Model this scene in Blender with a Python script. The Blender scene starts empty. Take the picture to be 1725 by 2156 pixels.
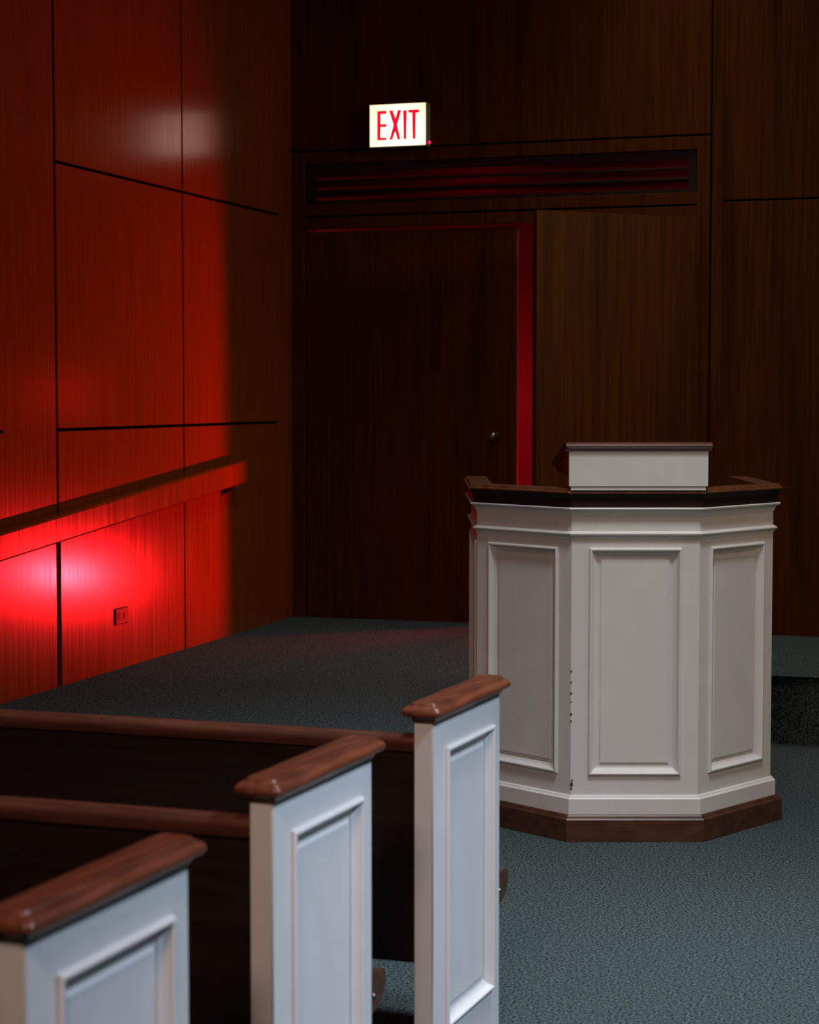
import bpy, bmesh, math, random
from mathutils import Vector, Matrix
SC = bpy.context.scene
COL = SC.collection
R = math.radians

# ------------------------------------------------------------------ camera
F_PX, CX, CY, EYE = 4100.0, 862.5, 1078.0, 1.6
PITCH = math.atan((1078 - 832) / F_PX)
cam = bpy.data.cameras.new('camera')
cam.sensor_fit = 'HORIZONTAL'; cam.sensor_width = 24.0; cam.lens = 24.0 * F_PX / 1725.0
cam.clip_start = 0.05; cam.clip_end = 100
cam.dof.use_dof = True; cam.dof.focus_distance = 6.95; cam.dof.aperture_fstop = 4.0
camo = bpy.data.objects.new('camera', cam); COL.objects.link(camo)
camo.location = (0, 0, EYE); camo.rotation_euler = (math.pi / 2 - PITCH, 0, 0)
SC.camera = camo
SC.view_settings.view_transform = 'Standard'; SC.view_settings.look = 'None'
SC.view_settings.gamma = 1.0; SC.view_settings.exposure = 0.0
SC.view_settings.use_curve_mapping = False

# ------------------------------------------------------------------ light
w = bpy.data.worlds.new('world'); SC.world = w; w.use_nodes = True
w.node_tree.nodes['Background'].inputs[0].default_value = (0.5, 0.55, 0.65, 1)
w.node_tree.nodes['Background'].inputs[1].default_value = 0.0

def area(name, loc, target, size, power, color, sizey=None, spread=None):
    l = bpy.data.lights.new(name, 'AREA'); l.energy = power; l.color = color
    l.shape = 'RECTANGLE'; l.size = size; l.size_y = sizey or size
    if spread: l.spread = R(spread)
    o = bpy.data.objects.new(name, l); COL.objects.link(o); o.location = loc
    o.rotation_euler = (Vector(target) - Vector(loc)).to_track_quat('-Z', 'Y').to_euler()
    return o
# hall ceiling lights: cool panels above and to the right of the aisle, one warm panel behind the camera
area('ceiling_light_aisle', (1.0, 5.1, 4.85), (1.05, 5.5, 0.0), 0.8, 36, (0.92, 0.97, 1.0), spread=72)
area('ceiling_light_stage', (1.0, 9.2, 4.9), (0.9, 9.25, 0.0), 2.4, 17, (1.0, 0.93, 0.86), sizey=0.7, spread=82)
area('ceiling_light_side', (3.0, 2.6, 4.8), (0.0, 3.9, 0.4), 0.9, 42, (0.66, 0.79, 1.0), spread=62)
area('ceiling_light_rear', (-0.8, -1.0, 4.5), (0.2, 4.4, 0.6), 1.0, 20, (1.0, 0.68, 0.53), spread=65)
area('ceiling_light_platform', (6.6, 4.4, 4.4), (-0.8, 10.8, 2.0), 1.2, 23, (1.0, 0.76, 0.50), spread=80)

def lamp(name, loc, power, color, radius):
    l = bpy.data.lights.new(name, 'POINT'); l.energy = power; l.color = color; l.shadow_soft_size = radius
    o = bpy.data.objects.new(name, l); COL.objects.link(o); o.location = loc
    return o

# ------------------------------------------------------------------ frames
C = Vector((-0.6759, 11.232, 0.0))                 # room corner, at nave floor level
AL, AB = R(17.638), R(18.474)
# left wall frame: x runs from the corner towards the camera, y into the room
ML = Matrix.Translation(C) @ Matrix(((-math.sin(AL), math.cos(AL), 0, 0), (-math.cos(AL), -math.sin(AL), 0, 0), (0, 0, 1, 0), (0, 0, 0, 1)))
# back wall frame: x runs from the corner to the right, y away from the room
MB = Matrix.Translation(C) @ Matrix(((math.cos(AB), math.sin(AB), 0, 0), (-math.sin(AB), math.cos(AB), 0, 0), (0, 0, 1, 0), (0, 0, 0, 1)))
PLAT = 0.319                                       # platform height
CEIL = 5.0

# ------------------------------------------------------------------ materials
def mat(name, color, rough=0.5, spec=0.5, color2=None, grain=None, bump=0.0, metallic=0.0, emit=None, estr=0.0,
        coat=0.0, streak=None, fac=(0.35, 0.65), detail=4.0, rvar=0.0):
    m = bpy.data.materials.new(name); m.use_nodes = True
    nt = m.node_tree; b = nt.nodes['Principled BSDF']
    b.inputs['Base Color'].default_value = (*color, 1); b.inputs['Roughness'].default_value = rough
    b.inputs['Specular IOR Level'].default_value = spec; b.inputs['Metallic'].default_value = metallic
    b.inputs['Coat Weight'].default_value = coat
    if emit: b.inputs['Emission Color'].default_value = (*emit, 1); b.inputs['Emission Strength'].default_value = estr
    if grain:
        tc = nt.nodes.new('ShaderNodeTexCoord'); mp = nt.nodes.new('ShaderNodeMapping')
        mp.inputs['Scale'].default_value = grain
        nt.links.new(tc.outputs['Object'], mp.inputs['Vector'])
        nz = nt.nodes.new('ShaderNodeTexNoise'); nz.inputs['Scale'].default_value = 1.0
        nz.inputs['Detail'].default_value = detail; nz.inputs['Roughness'].default_value = 0.6
        nt.links.new(mp.outputs[0], nz.inputs['Vector'])
        src = nz.outputs['Fac']
        if color2:
            mr = nt.nodes.new('ShaderNodeMapRange')
            mr.inputs['From Min'].default_value = fac[0]; mr.inputs['From Max'].default_value = fac[1]
            nt.links.new(src, mr.inputs['Value'])
            mx = nt.nodes.new('ShaderNodeMix'); mx.data_type = 'RGBA'
            mx.inputs[6].default_value = (*color, 1); mx.inputs[7].default_value = (*color2, 1)
            nt.links.new(mr.outputs[0], mx.inputs[0])
            out = mx.outputs[2]
            if streak:      # broad dark figure streaks in the veneer
                mp2 = nt.nodes.new('ShaderNodeMapping'); mp2.inputs['Scale'].default_value = streak
                nt.links.new(tc.outputs['Object'], mp2.inputs['Vector'])
                n2 = nt.nodes.new('ShaderNodeTexNoise'); n2.inputs['Scale'].default_value = 1.0; n2.inputs['Detail'].default_value = 2.0
                nt.links.new(mp2.outputs[0], n2.inputs['Vector'])
                r2 = nt.nodes.new('ShaderNodeMapRange')
                r2.inputs['From Min'].default_value = 0.30; r2.inputs['From Max'].default_value = 0.45
                r2.inputs['To Min'].default_value = 0.55; r2.inputs['To Max'].default_value = 1.0
                nt.links.new(n2.outputs['Fac'], r2.inputs['Value'])
                m2 = nt.nodes.new('ShaderNodeMix'); m2.data_type = 'RGBA'; m2.blend_type = 'MULTIPLY'
                m2.inputs[0].default_value = 1.0
                nt.links.new(out, m2.inputs[6]); nt.links.new(r2.outputs[0], m2.inputs[7])
                out = m2.outputs[2]
            nt.links.new(out, b.inputs['Base Color'])
        if rvar:
            r3 = nt.nodes.new('ShaderNodeMapRange')
            r3.inputs['From Min'].default_value = 0.3; r3.inputs['From Max'].default_value = 0.7
            r3.inputs['To Min'].default_value = rough - rvar; r3.inputs['To Max'].default_value = rough + rvar
            nt.links.new(src, r3.inputs['Value']); nt.links.new(r3.outputs[0], b.inputs['Roughness'])
        if bump:
            bp = nt.nodes.new('ShaderNodeBump'); bp.inputs['Strength'].default_value = bump
            bp.inputs['Distance'].default_value = 0.002
            nt.links.new(src, bp.inputs['Height']); nt.links.new(bp.outputs[0], b.inputs['Normal'])
    return m

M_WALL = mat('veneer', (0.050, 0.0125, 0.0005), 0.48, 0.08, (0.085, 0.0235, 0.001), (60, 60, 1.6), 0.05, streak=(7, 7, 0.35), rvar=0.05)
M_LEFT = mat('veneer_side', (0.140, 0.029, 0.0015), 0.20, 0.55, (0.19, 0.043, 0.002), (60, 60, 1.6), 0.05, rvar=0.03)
M_GAP = mat('groove', (0.006, 0.004, 0.003), 0.8, 0.1)
M_WHITE = mat('white_paint', (0.605, 0.598, 0.585), 0.42, 0.4, (0.64, 0.632, 0.62), (9, 9, 9), 0.03)
M_CAP = mat('mahogany', (0.075, 0.020, 0.009), 0.33, 0.45, (0.17, 0.047, 0.021), (50, 5, 50), 0.06)
M_CAPX = mat('mahogany_long', (0.055, 0.016, 0.008), 0.4, 0.4, (0.11, 0.034, 0.018), (4, 60, 60), 0.08)
M_BROWN = mat('brown_trim', (0.045, 0.017, 0.009), 0.4, 0.45, (0.085, 0.032, 0.016), (8, 30, 30), 0.05)
M_DARK = mat('dark_wood', (0.010, 0.005, 0.0035), 0.5, 0.25, (0.017, 0.008, 0.005), (3, 40, 40), 0.03)
M_CARPET = mat('carpet', (0.005, 0.010, 0.011), 0.95, 0.02, (0.105, 0.138, 0.140), (125, 125, 125), 0.25, fac=(0.38, 0.66), detail=5)
M_METAL = mat('brushed_metal', (0.22, 0.20, 0.18), 0.3, 0.5, metallic=1.0)
M_PLATE = mat('socket_plate', (0.03, 0.02, 0.02), 0.5, 0.25)
M_BLACK = mat('socket_black', (0.01, 0.008, 0.008), 0.5)
M_CORR = mat('corridor_paint', (0.16, 0.08, 0.08), 0.7)
M_CEIL = mat('ceiling_plaster', (0.30, 0.26, 0.22), 0.9)
M_ROOM = mat('far_panelling', (0.05, 0.025, 0.012), 0.6, 0.3, (0.07, 0.035, 0.018), (30, 30, 2))

# ------------------------------------------------------------------ mesh helpers
def bx(bm, x0, x1, y0, y1, z0, z1, bev=0.0, mi=0, seg=2):
    vs = [bm.verts.new((x, y, z)) for x in (x0, x1) for y in (y0, y1) for z in (z0, z1)]
    fs = [bm.faces.new([vs[i] for i in q]) for q in ((0, 1, 3, 2), (4, 6, 7, 5), (0, 4, 5, 1), (2, 3, 7, 6), (0, 2, 6, 4), (1, 5, 7, 3))]
    for f in fs: f.material_index = mi
    if bev:
        es = list({e for f in fs for e in f.edges})
        bmesh.ops.bevel(bm, geom=es, offset=bev, segments=seg, profile=0.5, affect='EDGES')
    return vs

def prism(bm, pts, fn, a, b, mi=0):
    """pts 2d polygon, extruded from a to b; fn(p, t) -> xyz"""
    va = [bm.verts.new(fn(p, a)) for p in pts]; vb = [bm.verts.new(fn(p, b)) for p in pts]
    n = len(pts); fs = [bm.faces.new(va), bm.faces.new(vb[::-1])]
    for i in range(n): fs.append(bm.faces.new((va[i], vb[i], vb[(i + 1) % n], va[(i + 1) % n])))
    for f in fs: f.material_index = mi
    return fs

def obj(name, bm, m, parent=None, M=None, smooth=False):
    bmesh.ops.recalc_face_normals(bm, faces=bm.faces)
    me = bpy.data.meshes.new(name); bm.to_mesh(me); bm.free()
    for mm in (m if isinstance(m, (list, tuple)) else [m]): me.materials.append(mm)
    if smooth:
        for p in me.polygons: p.use_smooth = True
        try: me.set_sharp_from_angle(angle=R(32))
        except Exception: pass
    o = bpy.data.objects.new(name, me); COL.objects.link(o)
    if M is not None: o.matrix_world = M
    if parent is not None: o.parent = parent
    return o

def thing(name, label, cat, M, group=None):
    o = bpy.data.objects.new(name, None); COL.objects.link(o); o.empty_display_size = 0.1
    o.matrix_world = M; o['label'] = label; o['category'] = cat
    if group: o['group'] = group
    return o

def struct(name, bm, m, M=None):
    o = obj(name, bm, m, None, M); o['kind'] = 'structure'; return o

def offset_chain(pts, d):
    """open 2d chain, outset by d to the right-hand side of travel (mitred)"""
    out = []
    n = len(pts)
    for i in range(n):
        ns = []
        for a, b in ((i - 1, i), (i, i + 1)):
            if a < 0 or b >= n: continue
            dx, dy = pts[b][0] - pts[a][0], pts[b][1] - pts[a][1]
            l = math.hypot(dx, dy); ns.append((dy / l, -dx / l))
        if len(ns) == 1: nx, ny = ns[0]; k = 1
        else:
            nx, ny = ns[0][0] + ns[1][0], ns[0][1] + ns[1][1]
            k = 2 / (nx * nx + ny * ny)
        out.append((pts[i][0] + nx * d * k, pts[i][1] + ny * d * k))
    return out

def sweep(bm, chain, prof, closed_prof=True, closed_chain=False):
    rings = []
    for (d, z) in prof:
        rings.append([bm.verts.new((x, y, z)) for x, y in offset_chain(chain, d)])
    n = len(prof); c = len(chain)
    for i in range(n if closed_prof else n - 1):
        a, b = rings[i], rings[(i + 1) % n]
        for j in range(c - 1): bm.faces.new((a[j], a[j + 1], b[j + 1], b[j]))
    if closed_prof:
        bm.faces.new([r[0] for r in rings]); bm.faces.new([r[-1] for r in rings][::-1])

def frame_mould(bm, fn, u0, u1, v0, v1, prof):
    """mitred picture-frame moulding. prof: (inset, height); fn(u, v, w) -> xyz"""
    rings = []
    for (s, w_) in prof:
        rings.append([bm.verts.new(fn(u, v, w_)) for u, v in ((u0 + s, v0 + s), (u1 - s, v0 + s), (u1 - s, v1 - s), (u0 + s, v1 - s))])
    for i in range(len(prof) - 1):
        for j in range(4):
            bm.faces.new((rings[i][j], rings[i][(j + 1) % 4], rings[i + 1][(j + 1) % 4], rings[i + 1][j]))

def panel_face(bm, fn, U0, U1, V0, V1, u0, u1, v0, v1, depth):
    o_ = [bm.verts.new(fn(u, v, 0)) for u, v in ((U0, V0), (U1, V0), (U1, V1), (U0, V1))]
    i_ = [bm.verts.new(fn(u, v, 0)) for u, v in ((u0, v0), (u1, v0), (u1, v1), (u0, v1))]
    d_ = [bm.verts.new(fn(u, v, -depth)) for u, v in ((u0, v0), (u1, v0), (u1, v1), (u0, v1))]
    for j in range(4):
        k = (j + 1) % 4
        bm.faces.new((o_[j], o_[k], i_[k], i_[j])); bm.faces.new((i_[j], i_[k], d_[k], d_[j]))
    bm.faces.new(d_)
    return o_

MOULD = [(-0.001, 0.0), (-0.001, 0.006), (0.003, 0.0095), (0.007, 0.010), (0.010, 0.007), (0.013, 0.001),
         (0.018, -0.005), (0.024, -0.009), (0.028, -0.0105), (0.028, -0.013)]
RAISE = [(0.041, -0.013), (0.041, -0.010), (0.045, -0.008)]
def raised(bm, fn, u0, u1, v0, v1):
    frame_mould(bm, fn, u0, u1, v0, v1, RAISE)
    s = 0.045
    bm.faces.new([bm.verts.new(fn(u, v, -0.008)) for u, v in ((u0 + s, v0 + s), (u1 - s, v0 + s), (u1 - s, v1 - s), (u0 + s, v1 - s))])

# ================================================================== SETTING
# floor and platform
bm = bmesh.new(); bx(bm, -0.3, 10.3, -15, 2.6, -0.12, 0.0); struct('floor', bm, M_CARPET, MB)

r2 = Vector((math.cos(AB), -math.sin(AB)))
rear = Vector((1.667, 8.886))                       # a point of the low step line behind the pulpit
def along(p, x):                                    # point on the line through p parallel to the back wall, at world x
    t = (x - p.x) / r2.x; return p + r2 * t
P1 = along(rear, 0.92); P3 = Vector((0.19, 8.09)); P2 = Vector((0.19, 6.93))
bm = bmesh.new()
far_r = rear + r2 * 8.5; near_l = P2 - r2 * 3.2
back_r = Vector(((MB @ Vector((9.9, 1.6, 0))).x, (MB @ Vector((9.9, 1.6, 0))).y))
back_l = Vector(((MB @ Vector((-0.05, 1.6, 0))).x, (MB @ Vector((-0.05, 1.6, 0))).y))
poly = [near_l, P2, P3, P1, far_r, back_r, back_l]
fs = prism(bm, poly, lambda p, t: (p.x, p.y, t), 0.0, PLAT)
bm.edges.ensure_lookup_table()
top = [e for e in bm.edges if all(abs(v.co.z - PLAT) < 1e-6 for v in e.verts) and
       any((Vector(v.co[:2]) - q).length < 1e-5 for v in e.verts for q in (P2, P3, P1)) ]
bmesh.ops.bevel(bm, geom=top, offset=0.045, segments=5, profile=0.5, affect='EDGES')
struct('stage_platform', bm, M_CARPET)

# left wall: veneer panels over dark grooves
bm = bmesh.new()
T = 0.03
def lp(x0, x1, z0, z1, y=0.0): bx(bm, x0, x1, y - T, y, z0, z1, 0, 0, 1)
gA, gB = 1.511, 2.852
H1, H2 = 1.448, 2.612
lp(0.0, 0.21, PLAT, CEIL)
g = 0.006
gh, gv = 0.0075, 0.009
for (z0, z1) in ((PLAT, H1 - gh), (H1 + gh, H2 - gh), (H2 + gh, CEIL)):
    lp(0.21, gA - gv, z0, z1)
    if z0 == PLAT:          # the joint is wider below the handrail
        lp(gA + gv, gB - 0.011, 1.0, z1); lp(gA + gv, gB - 0.024, z0, 1.0)
    else: lp(gA + gv, gB - 0.011, z0, z1)
for (z0, z1) in ((0.0, H1 - gh), (H1 + gh, CEIL)): lp(3.32, 4.2 - g, z0, z1)
lp(gB + 0.011, 3.32, 1.0, CEIL); lp(gB + 0.022, 3.32, 0.0, 1.0)
for k in range(8):
    a = 4.2 + g + k * 1.341
    for (z0, z1) in ((0.0, H1 - g), (H1 + g, H2 - g), (H2 + g, CEIL)): lp(a, a + 1.341 - 2 * g, z0, z1)
bx(bm, -0.2, 15.2, -0.12, -T + 0.004, 0.0, CEIL, 0, 1)
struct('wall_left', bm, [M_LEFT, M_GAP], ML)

# back wall
bm = bmesh.new()
TB = 0.07
def bp(x0, x1, z0, z1, y0=0.0): bx(bm, x0, x1, y0, TB, z0, z1, 0.0015, 0, 1)
OP_L, OP_R, OP_T = 0.075, 2.332, 2.548
bp(0.0, 0.075, PLAT, 2.98)                          # stile beside the corner
bp(0.0, 2.405, 2.992, CEIL)                         # big upper panel
bp(0.081, 2.334, 2.912, 2.98)                       # band over the grille
bp(0.081, 2.334, 2.622, 2.684)                      # band under the grille
bp(0.075, 0.081, 2.622, 2.98)
bp(0.075, 2.334, OP_T, 2.610)                       # door head
bp(2.334, 2.405, PLAT, 2.98)                        # right stile
bp(2.415, 2.474, PLAT, CEIL, -0.012)                # pilaster strip
for k in range(4):
    a = 2.474 + k * 1.9
    bp(a, a + 1.89, 2.638, CEIL); bp(a, a + 1.89, 1.112, 2.626); bp(a, a + 1.89, PLAT, 1.111, -0.002)
bx(bm, -0.2, 2.45, 0.03, TB, 2.975, 3.0, 0, 1); bx(bm, 0.075, 2.334, 0.03, TB, 2.605, 2.625, 0, 1)
bx(bm, 2.40, 2.42, 0.03, TB, PLAT, CEIL, 0, 1); bx(bm, 2.42, 10.3, TB - 0.004, TB + 0.05, PLAT, CEIL, 0, 1)
bx(bm, -0.2, 0.0, 0.0, TB, 0.0, CEIL, 0, 1)
bx(bm, -0.2, 0.0, TB, 1.7, 0.0, CEIL, 0, 1)
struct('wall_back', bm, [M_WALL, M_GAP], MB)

# corridor behind the doorway
bm = bmesh.new()
bx(bm, -0.05, 4.0, 1.5, 1.6, PLAT, 3.3)
bx(bm, -0.05, 0.02, TB, 1.5, PLAT, 3.3)
bx(bm, 3.9, 4.0, TB + 0.06, 1.5, PLAT, 3.3)
bx(bm, -0.05, 4.0, TB, 1.6, 3.3, 3.4)
struct('wall_corridor', bm, M_CORR, MB)

# rest of the hall shell
bm = bmesh.new(); bx(bm, 9.9, 10.1, -15, 0.0, 0, CEIL); struct('wall_right', bm, M_ROOM, MB)
bm = bmesh.new(); bx(bm, -0.6, 10.1, -15.1, -14.9, 0, CEIL); struct('wall_rear', bm, M_ROOM, MB)
bm = bmesh.new(); bx(bm, -0.6, 10.3, -15.1, 1.7, CEIL, CEIL + 0.1); struct('ceiling', bm, M_CEIL, MB)

# doors: left leaf closed and set back, right leaf swung out into the hall
LEAF = 1.252
bm = bmesh.new(); bx(bm, 0, LEAF, 0.0, 0.042, 0.008, OP_T - PLAT - 0.018, 0.002)
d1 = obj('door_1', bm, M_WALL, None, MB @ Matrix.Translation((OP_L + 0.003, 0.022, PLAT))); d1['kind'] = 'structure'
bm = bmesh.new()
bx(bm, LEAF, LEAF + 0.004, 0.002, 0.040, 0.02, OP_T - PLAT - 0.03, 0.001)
obj('lit_edge_strip', bm, mat('edge_light_paint', (0.24, 0.05, 0.045), 0.6, 0.15), d1)  # added strip, its red tone stands in for red light on the leaf edge
bm = bmesh.new()
kx, kz = 1.205 - OP_L, 1.368 - PLAT
bmesh.ops.create_cone(bm, cap_ends=True, segments=24, radius1=0.030, radius2=0.028, depth=0.008, matrix=Matrix.Translation((kx, -0.004, kz)) @ Matrix.Rotation(R(90), 4, 'X'))
bmesh.ops.create_cone(bm, cap_ends=True, segments=16, radius1=0.010, radius2=0.010, depth=0.035, matrix=Matrix.Translation((kx, -0.022, kz)) @ Matrix.Rotation(R(90), 4, 'X'))
bmesh.ops.create_uvsphere(bm, u_segments=24, v_segments=14, radius=0.027, matrix=Matrix.Translation((kx, -0.05, kz)) @ Matrix.Scale(0.8, 4, (0, 1, 0)))
obj('door_knob', bm, M_METAL, d1, None, True)
bm = bmesh.new(); bx(bm, -1.005, 0, -0.042, 0.0, 0.008, OP_T - PLAT - 0.004, 0.002)
DOOR_OPEN = 44.8
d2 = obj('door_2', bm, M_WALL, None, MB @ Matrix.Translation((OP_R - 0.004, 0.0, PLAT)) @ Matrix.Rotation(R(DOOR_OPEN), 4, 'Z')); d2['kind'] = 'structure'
bm = bmesh.new()
for z in (0.25, 1.1, 1.95):
    bmesh.ops.create_cone(bm, cap_ends=True, segments=14, radius1=0.007, radius2=0.007, depth=0.10, matrix=Matrix.Translation((-0.004, 0.007, z)))
obj('hinges', bm, M_METAL, d2)

# red lamp in the corridor behind the open door; the fills are added
RED = (1.0, 0.008, 0.010)
def spot(name, loc, az_frame_dir, power, color, radius, angle, blend):
    l = bpy.data.lights.new(name, 'SPOT'); l.energy = power; l.color = color; l.shadow_soft_size = radius
    l.spot_size = R(angle); l.spot_blend = blend
    o = bpy.data.objects.new(name, l); COL.objects.link(o); o.location = loc
    o.rotation_euler = Vector(az_frame_dir).to_track_quat('-Z', 'Y').to_euler()
    return o
# aimed from behind the wall, out through the gap beside the open leaf, at the left wall; tilted up off the carpet
az, el = R(50), R(22)
aim = MB.to_3x3() @ Vector((-math.cos(az) * math.cos(el), -math.sin(az) * math.cos(el), math.sin(el)))
spot('corridor_red_lamp', MB @ Vector((1.60, 0.232, 0.50)), aim, 420, RED, 0.02, 72, 0.7)
lamp('corridor_red_fill_edge', MB @ Vector((1.60, 0.232, 0.50)), 40, (1.0, 0.008, 0.05), 0.03)  # fill added at the lamp's position to brighten the closed leaf's edge
lamp('corridor_red_fill_far', MB @ Vector((0.6, 1.1, 1.6)), 7, RED, 0.1)  # unseen fill, added to redden the grille slats and the door gap
lamp('corridor_red_fill_end', MB @ Vector((2.0, 1.1, 1.6)), 3, RED, 0.15)  # second unseen fill, added to even out the red on the slats

# ================================================================== GRILLE
t = thing('air_grille', 'long dark slatted air grille above the double door, its slats edged with red light', 'air vent', MB @ Matrix.Translation((1.2075, 0, 2.684)))
bm = bmesh.new(); hw = 1.1265; hh = 0.228
bx(bm, -hw, hw, 0.012, 0.069, hh - 0.030, hh, 0.001); bx(bm, -hw, hw, 0.012, 0.069, 0.0, 0.022, 0.001)
bx(bm, -hw, -hw + 0.05, 0.012, 0.069, 0.022, hh - 0.03, 0.001); bx(bm, hw - 0.05, hw, 0.012, 0.069, 0.022, hh - 0.03, 0.001)
obj('grille_frame', bm, M_DARK, t)
for k in range(3):
    bm = bmesh.new(); z0 = 0.036 + k * 0.056
    prism(bm, [(0.018, z0 + 0.030), (0.018, z0 + 0.036), (0.064, z0 + 0.014), (0.064, z0 + 0.008)], lambda p, x: (x, p[0], p[1]), -hw + 0.05, hw - 0.05)
    bx(bm, -hw + 0.05, hw - 0.05, 0.016, 0.030, z0 + 0.033, z0 + 0.046, 0.002)
    obj('slat', bm, M_DARK, t)

# ================================================================== EXIT SIGN
SX, SZ, SW, SH, SD = 0.668, 2.986, 0.328, 0.231, 0.075
t = thing('exit_sign', 'glowing white box sign reading EXIT in red letters, on the dark upper panel', 'exit sign', MB @ Matrix.Translation((SX, 0, SZ)))
bm = bmesh.new(); bx(bm, -SW / 2 - 0.004, SW / 2 + 0.004, -SD + 0.003, 0.0, -0.004, SH + 0.004, 0.004)
obj('housing', bm, mat('sign_housing', (0.22, 0.19, 0.16), 0.5), t)
m_face = bpy.data.materials.new('sign_face'); m_face.use_nodes = True
nt = m_face.node_tree; b = nt.nodes['Principled BSDF']
b.inputs['Base Color'].default_value = (0.8, 0.75, 0.65, 1)
tc = nt.nodes.new('ShaderNodeTexCoord'); sp = nt.nodes.new('ShaderNodeVectorMath'); sp.operation = 'DISTANCE'
sp.inputs[1].default_value = (0.01, -SD, 0.085)
nt.links.new(tc.outputs['Object'], sp.inputs[0])
cr = nt.nodes.new('ShaderNodeValToRGB'); mr = nt.nodes.new('ShaderNodeMapRange')
mr.inputs['From Min'].default_value = 0.0; mr.inputs['From Max'].default_value = 0.20
nt.links.new(sp.outputs['Value'], mr.inputs['Value']); nt.links.new(mr.outputs[0], cr.inputs[0])
cr.color_ramp.elements[0].color = (1.5, 1.35, 1.05, 1); cr.color_ramp.elements[1].color = (1.0, 0.78, 0.50, 1)
nt.links.new(cr.outputs[0], b.inputs['Emission Color']); b.inputs['Emission Strength'].default_value = 1.3
bm = bmesh.new(); bx(bm, -SW / 2, SW / 2, -SD - 0.002, -SD + 0.003, 0, SH, 0.002)
obj('lit_face', bm, m_face, t)
m_red = mat('sign_letter', (0.5, 0.0, 0.02), 0.5, 0.3, emit=(1.0, 0.006, 0.035), estr=0.85)
# letters as outlines in sign units (0..1 across, 0..1 up)
LET = {
 'letter_e': [(0.136, 0.150), (0.136, 0.850), (0.306, 0.850), (0.306, 0.776), (0.196, 0.776), (0.196, 0.534), (0.306, 0.534), (0.306, 0.464), (0.196, 0.464), (0.190, 0.210), (0.304, 0.210), (0.304, 0.150)],
 'letter_x': [(0.356, 0.150), (0.430, 0.500), (0.350, 0.850), (0.416, 0.850), (0.464, 0.650), (0.506, 0.850), (0.568, 0.850), (0.494, 0.500), (0.554, 0.150), (0.502, 0.150), (0.460, 0.350), (0.406, 0.150)],
 'letter_i': [(0.610, 0.150), (0.606, 0.500), (0.602, 0.840), (0.666, 0.840), (0.662, 0.500), (0.656, 0.150)],
 'letter_t': [(0.772, 0.150), (0.764, 0.774), (0.696, 0.774), (0.696, 0.846), (0.888, 0.846), (0.888, 0.770), (0.826, 0.770), (0.822, 0.150)]}
for nm, pts in LET.items():
    bm = bmesh.new()
    prism(bm, pts, lambda p, y: ((p[0] - 0.5) * SW, y, p[1] * SH), -SD - 0.0045, -SD - 0.0015)
    bm.normal_update()
    bmesh.ops.triangulate(bm, faces=[f for f in bm.faces if len(f.verts) > 4], ngon_method='EAR_CLIP')
    obj(nm, bm, m_red, t)
bm = bmesh.new()
bmesh.ops.create_uvsphere(bm, u_segments=16, v_segments=10, radius=0.0075, matrix=Matrix.Translation((SW / 2 + 0.008, -0.030, 0.018)))
o = obj('indicator_light', bm, mat('indicator', (0.6, 0.0, 0.1), 0.4, emit=(1.0, 0.01, 0.14), estr=2.2), t, None, True)
o['label'] = 'tiny glowing red indicator bead'

# ================================================================== HANDRAIL on the left wall
t = thing('handrail', 'broad sloping wooden handrail along the red-lit panelled wall', 'handrail', ML @ Matrix.Translation((2.0, 0, PLAT)))
def rail_z(x): return 1.262 - (x - 0.78) * 0.0815 - PLAT     # top edge over x (wall frame), relative to the thing
bm = bmesh.new()
pts = [(0.10, 0.0), (0.135, 0.004), (0.14, 0.012), (0.14, 0.110), (0.135, 0.119), (0.10, 0.122), (0.075, 0.122), (0.070, 0.118), (0.070, 0.004), (0.075, 0.0)]
pts = [(a * 0.75 - 0.030, z) for a, z in pts]
prism(bm, pts, lambda p, x: (x - 2.0, p[0], rail_z(x) - 0.122 + p[1]), 0.86, 6.4)
obj('rail_board', bm, M_LEFT, t)
for x in (1.02, 3.6, 5.9):
    bm = bmesh.new()
    zb = rail_z(x) - 0.122
    bx(bm, x - 2.0 - 0.02, x - 2.0 + 0.02, 0.0, 0.006, zb - 0.05, zb + 0.04, 0.002)
    prism(bm, [(0.0, zb - 0.035), (0.012, zb - 0.04), (0.075, zb - 0.006), (0.08, zb + 0.004), (0.06, zb + 0.004), (0.0, zb - 0.02)], lambda p, q: (q, p[0], p[1]), x - 2.0 - 0.012, x - 2.0 + 0.012)
    obj('bracket', bm, M_BLACK, t)

# ================================================================== WALL SOCKET
t = thing('wall_socket', 'small metal power socket plate low on the red-lit panel', 'socket', ML @ Matrix.Translation((2.244, 0, 0.528)))
bm = bmesh.new(); bx(bm, -0.066, 0.066, 0.0, 0.009, 0.0, 0.078, 0.004)
obj('socket_plate', bm, M_PLATE, t)
for s in (-1, 1):
    bm = bmesh.new()
    bmesh.ops.create_cone(bm, cap_ends=True, segments=20, radius1=0.017, radius2=0.016, depth=0.003, matrix=Matrix.Translation((s * 0.027, 0.0100, 0.039)) @ Matrix.Rotation(R(90), 4, 'X'))
    so = obj('outlet', bm, M_PLATE, t)
    bm = bmesh.new()
    for dx, dz, ww, hh_ in ((-0.006, 0.004, 0.006, 0.003), (-0.006, -0.006, 0.006, 0.003), (0.008, 0, 0.005, 0.005)):
        bx(bm, s * 0.027 + dx - ww / 2, s * 0.027 + dx + ww / 2, 0.0108, 0.0125, 0.039 + dz - hh_ / 2, 0.039 + dz + hh_ / 2)
    obj('pin_holes', bm, M_BLACK, so)

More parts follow.
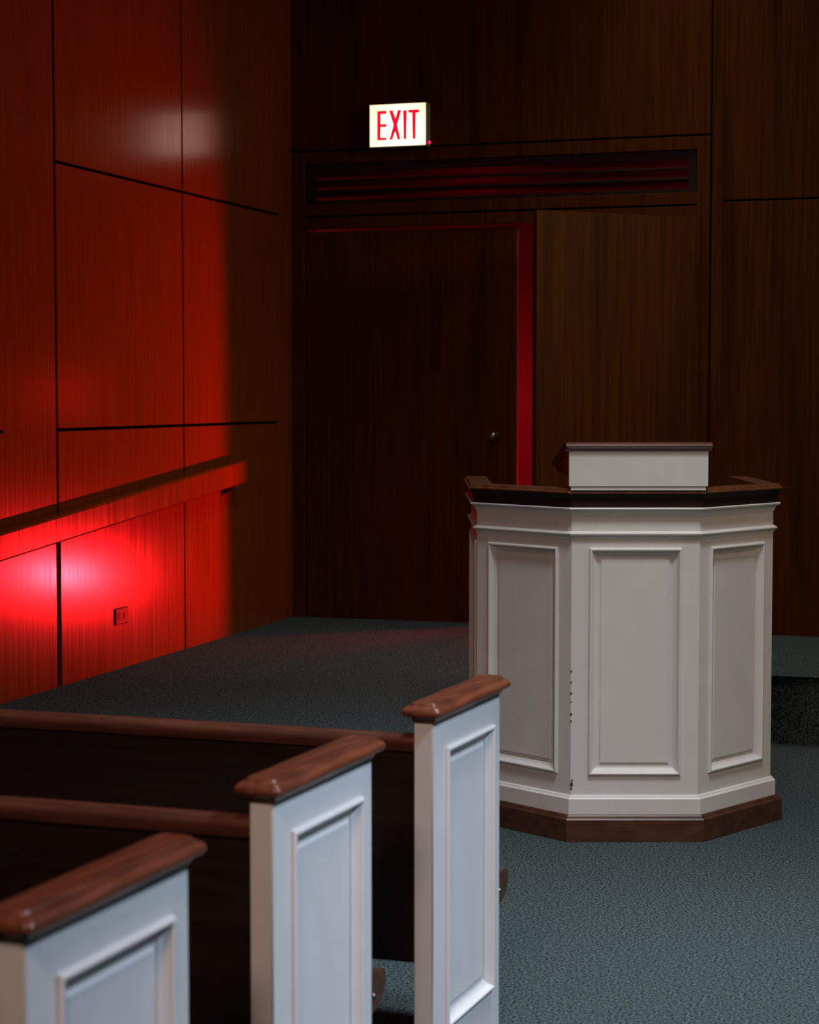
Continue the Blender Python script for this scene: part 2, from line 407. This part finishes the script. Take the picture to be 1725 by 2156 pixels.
# ================================================================== PULPIT
PX, PY = 0.809, 6.941                                # centre of the front body face
PT = thing('pulpit', 'white panelled octagonal pulpit with brown cap and raised reading desk', 'pulpit', Matrix.Translation((PX, PY, 0)))
DY = 0.372
base0 = [(-0.596, DY + 0.72), (-0.596, DY), (-0.247, 0.0), (0.247, 0.0), (0.596, DY), (0.596, DY + 0.72)]
body = [(x, y - 0.041) for x, y in offset_chain(base0, -0.041)]
body = [(x, y if abs(y) > 0.001 else 0.0) for x, y in body]
# body chain is relative to the front body face; travel is left-back -> front -> right-back
FL, FRP, RP, RB = body[2], body[3], body[4], body[5]
Z0, Z1 = 0.15, 1.20
bm = bmesh.new()
segs = []
for i in range(5):
    a, b_ = Vector(body[i]), Vector(body[i + 1])
    d = (b_ - a); L = d.length; d /= L; nrm = Vector((d.y, -d.x))
    def fn(u, v, w_, a=a, d=d, nrm=nrm): p = a + d * u + nrm * w_; return (p.x, p.y, v)
    m_ = 0.064 if i in (1, 2, 3) else 0.06
    segs.append((fn, L, m_))
    panel_face(bm, fn, 0, L, Z0, Z1, m_, L - m_, 0.235, 1.054, 0.013)
inner = offset_chain(body, -0.035)
a_ = [bm.verts.new((x, y, Z0)) for x, y in inner]; b2 = [bm.verts.new((x, y, Z1)) for x, y in inner]
for j in range(5): bm.faces.new((a_[j], b2[j], b2[j + 1], a_[j + 1]))
for e_ in (0, 5):
    q = [bm.verts.new((*body[e_], Z0)), bm.verts.new((*body[e_], Z1)), bm.verts.new((*inner[e_], Z1)), bm.verts.new((*inner[e_], Z0))]
    bm.faces.new(q)
bmesh.ops.remove_doubles(bm, verts=bm.verts, dist=1e-5)
bd = obj('body', bm, M_WHITE, PT)
for fn, L, m_ in segs:
    bm = bmesh.new(); frame_mould(bm, fn, m_, L - m_, 0.235, 1.054, MOULD)
    raised(bm, fn, m_, L - m_, 0.235, 1.054)
    obj('panel_moulding', bm, M_WHITE, bd)
# chips in the white paint along the front left arris
random.seed(4)
for z, sc_ in [(0.20, 1.6), (0.185, 1.0), (0.214, 1.0), (0.43, .8), (0.455, 1.0), (0.50, .6), (0.53, .9), (0.57, .7), (0.61, .8)]:
    bm = bmesh.new()
    x = FL[0] + (random.uniform(0.001, 0.012) if z < 0.23 else 0.001)
    w_ = 0.0035 * sc_; h_ = 0.006 * sc_
    prism(bm, [(x - w_, z), (x - w_ * .3, z + h_), (x + w_, z + h_ * .5), (x + w_ * .8, z - h_ * .6), (x - w_ * .2, z - h_)], lambda p, y: (p[0], y, p[1]), -0.0006, 0.004)
    obj('paint_chip', bm, M_BROWN, bd)

def swept(name, prof, m, smooth=False):
    bm = bmesh.new(); sweep(bm, body, prof); return obj(name, bm, m, PT, None, smooth)
swept('plinth', [(-0.03, 0.0), (0.041, 0.0), (0.041, 0.079), (0.037, 0.084), (0.031, 0.085), (0.029, 0.090), (0.024, 0.095), (-0.03, 0.095)], M_BROWN)
swept('baseboard', [(-0.02, 0.0952), (0.018, 0.0952), (0.018, 0.150), (0.014, 0.154), (0.010, 0.155), (0.008, 0.160), (0.001, 0.163), (-0.02, 0.163)], M_WHITE)
swept('bead_rail', [(-0.01, 1.082), (0.001, 1.084), (0.004, 1.092), (0.009, 1.098), (0.014, 1.101), (0.0155, 1.105), (0.014, 1.109), (0.008, 1.111), (0.003, 1.115), (-0.01, 1.117)], M_WHITE)
swept('cornice', [(-0.02, 1.165), (0.001, 1.165), (0.004, 1.172), (0.007, 1.180), (0.013, 1.187), (0.020, 1.191), (0.025, 1.193), (0.026, 1.197), (0.024, 1.200), (-0.02, 1.200)], M_WHITE)
swept('fascia', [(-0.05, 1.2002), (0.016, 1.2002), (0.017, 1.222), (0.020, 1.234), (0.027, 1.245), (0.027, 1.248), (-0.05, 1.248)], M_DARK)
swept('cap_rail', [(-0.058, 1.236), (-0.05, 1.2482), (0.028, 1.2482), (0.033, 1.251), (0.034, 1.255), (0.031, 1.2585), (0.026, 1.260), (0.025, 1.264), (0.022, 1.268), (-0.058, 1.268)], mat('polished_cap', (0.085, 0.030, 0.012), 0.27, 0.6, (0.15, 0.055, 0.022), (30, 30, 30)))
# inside shelf
bm = bmesh.new(); prism(bm, offset_chain(body, -0.036), lambda p, z: (p[0], p[1], z), 1.00, 1.025); obj('inner_shelf', bm, M_BROWN, PT)
# reading desk
DX = 0.004
bm = bmesh.new()
bx(bm, DX - 0.247, DX + 0.247, -0.041, -0.012, 1.277, 1.402, 0.0012)
bx(bm, DX - 0.240, DX + 0.240, -0.037, 0.02, 1.2685, 1.2775, 0.001)
bx(bm, DX - 0.240, DX + 0.240, -0.037, -0.030, 1.262, 1.269, 0.001)
desk = obj('reading_desk', bm, M_WHITE, PT)
bm = bmesh.new()
for s in (-1, 1):
    prism(bm, [(-0.012, 1.31), (-0.012, 1.402), (0.60, 1.322), (0.60, 1.31)], lambda p, x: (x, p[0], p[1]), DX + s * 0.247, DX + s * 0.229)
bx(bm, DX - 0.229, DX + 0.229, 0.582, 0.60, 1.31, 1.322, 0.001)
prism(bm, [(0.16, 1.2685), (0.16, 1.37), (0.20, 1.37), (0.20, 1.2685)], lambda p, x: (x, p[0], p[1]), DX - 0.2, DX - 0.17)
o = obj('side_board', bm, M_BROWN, desk)
bm = bmesh.new()
prism(bm, [(-0.043, 1.402), (-0.046, 1.410), (-0.054, 1.416), (-0.058, 1.420), (-0.056, 1.4245), (-0.050, 1.4265), (-0.048, 1.432), (-0.030, 1.434), (0.62, 1.346), (0.62, 1.323), (-0.012, 1.402)],
      lambda p, x: (x, p[0], p[1]), DX - 0.259, DX + 0.259)
obj('desk_top', bm, mat('polished_lip', (0.10, 0.042, 0.028), 0.2, 1.0, (0.13, 0.055, 0.038), (6, 40, 40), coat=0.6), desk)

# ================================================================== PEWS
PEW_A, PL, PH, PTH, LEN = R(21.2), 0.475, 0.858, 0.046, 2.55
def build_pew():
    root = thing('pew', '', 'pew', Matrix.Identity(4), 'pews along the aisle')
    SK = -math.tan(R(2.7))
    for k, (xo, sgn) in enumerate(((0.0, 1), (-LEN, -1))):
        # outer face at x = xo, facing sgn*x ; y runs along the panel, z up
        def fn(u, v, w_, xo=xo, sgn=sgn): return (xo + sgn * w_, u + (0 if sgn > 0 else LEN * -SK * 0), v)
        bm = bmesh.new()
        o_ = panel_face(bm, fn, 0.0, PL, 0.0, PH, 0.080, 0.418, 0.13, 0.790, 0.013)
        xi = xo - sgn * PTH
        q = [bm.verts.new((xi, y, z)) for y, z in ((0, 0), (PL, 0), (PL, PH), (0, PH))]
        bm.faces.new(q)
        for j in range(4): bm.faces.new((o_[j], o_[(j + 1) % 4], q[(j + 1) % 4], q[j]))
        bmesh.ops.bevel(bm, geom=[e for e in bm.edges if (e.verts[0] in o_ + q and e.verts[1] in o_ + q)], offset=0.0025, segments=2, affect='EDGES')
        ep = obj('end_panel', bm, M_WHITE, root)
        bm = bmesh.new(); frame_mould(bm, fn, 0.080, 0.418, 0.13, 0.790, MOULD); raised(bm, fn, 0.080, 0.418, 0.13, 0.790)
        obj('panel_moulding', bm, M_WHITE, ep)
        # cap: closed ring profile around the panel top
        bm = bmesh.new()
        prof = [(0.001, 0.0), (0.005, 0.004), (0.008, 0.010), (0.014, 0.014), (0.022, 0.017), (0.0245, 0.021), (0.0245, 0.028), (0.021, 0.034), (0.014, 0.038), (0.009, 0.040), (0.007, 0.044), (0.004, 0.046)]
        x0, x1 = (xo - PTH, xo) if sgn > 0 else (xo, xo + PTH)
        rings = []
        for d, z in prof:
            ring = []
            for cx_, cy_, a0 in ((x1, PL, 0), (x0, PL, 90), (x0, 0, 180), (x1, 0, 270)):
                rr = min(0.012, d + 0.002); ccx = cx_ + (d - rr) * (1 if cx_ == x1 else -1); ccy = cy_ + (d - rr) * (1 if cy_ == PL else -1)
                for st in range(4):
                    an = R(a0 + st * 30); ring.append(bm.verts.new((ccx + rr * math.cos(an), ccy + rr * math.sin(an), PH + z)))
            rings.append(ring)
        n = len(rings[0])
        for i in range(len(rings) - 1):
            for j in range(n): bm.faces.new((rings[i][j], rings[i][(j + 1) % n], rings[i + 1][(j + 1) % n], rings[i + 1][j]))
        bm.faces.new(rings[0][::-1]); bm.faces.new(rings[-1])
        obj('cap_rail', bm, M_CAP, root, None, True)
    xa, xb = -PTH, -LEN + PTH
    sk = lambda x, y: y + (x + PTH) * -SK * 1.0
    # backrest, slightly reclined
    bm = bmesh.new()
    prism(bm, [(0.012, 0.300), (0.012, 0.800), (0.034, 0.800), (0.060, 0.300)], lambda p, x: (x, sk(x, p[0]), p[1]), xa, xb)
    obj('backrest', bm, M_DARK, root)
    bm = bmesh.new()
    prism(bm, [(0.004, 0.790), (0.000, 0.798), (-0.002, 0.808), (0.000, 0.818), (0.006, 0.825), (0.014, 0.828), (0.032, 0.828), (0.040, 0.824), (0.044, 0.815), (0.044, 0.795), (0.040, 0.790)],
          lambda p, x: (x, sk(x, p[0]), p[1]), xa, xb)
    o = obj('back_rail', bm, M_CAPX, root, None, True)
    # seat: thick plank with a rounded nose, carried past the end panels
    bm = bmesh.new()
    prof = [(0.055, 0.325), (0.055, 0.385), (0.30, 0.375), (PL + 0.070, 0.398), (PL + 0.091, 0.396), (PL + 0.103, 0.388), (PL + 0.108, 0.374), (PL + 0.107, 0.360), (PL + 0.095, 0.342), (PL + 0.070, 0.325), (PL + 0.01, 0.308), (PL - 0.03, 0.305), (0.3, 0.31)]
    prism(bm, prof, lambda p, x: (x, sk(x, p[0]) if p[0] < 0.3 else p[0], p[1]), xa + 0.0, xb)
    prism(bm, [p for p in prof if p[0] > PL] + [(PL + 0.001, 0.308), (PL + 0.001, 0.397)], lambda p, x: (x, p[0], p[1]), xa, -0.012)
    st_ = obj('seat', bm, M_BROWN, root)
    bm = bmesh.new()
    bmesh.ops.create_uvsphere(bm, u_segments=12, v_segments=8, radius=0.006, matrix=Matrix.Translation((-0.011, PL + 0.034, 0.352)))
    obj('screw_head', bm, M_METAL, st_, None, True)
    for x in (-0.9, -1.75):
        bm = bmesh.new(); bx(bm, x - 0.02, x + 0.02, 0.10 + (x) * -SK, 0.42, 0.0, 0.31, 0.003); obj('leg', bm, M_DARK, root)
    return root

def copy_tree(o, parent=None):
    c = o.copy(); COL.objects.link(c); c.parent = parent
    if parent is not None: c.matrix_parent_inverse = o.matrix_parent_inverse.copy()
    for ch in list(o.children): copy_tree(ch, c)
    return c
PEWS = [((0.0532, 4.3685), 'white pew end with brown cap, farthest of the three and overlapping the pulpit'),
        ((-0.2493, 3.5045), 'pew with white moulded end panel standing middle in the row of three'),
        ((-0.5225, 2.6034), 'nearest blurred pew end with reddish cap, cut off by the lower left corner')]
proto = build_pew(); pews = [proto] + [copy_tree(proto) for _ in PEWS[1:]]
for o, ((x, y), lab) in zip(pews, PEWS):
    o.location = (x, y, 0); o.rotation_euler = (0, 0, -PEW_A); o['label'] = lab
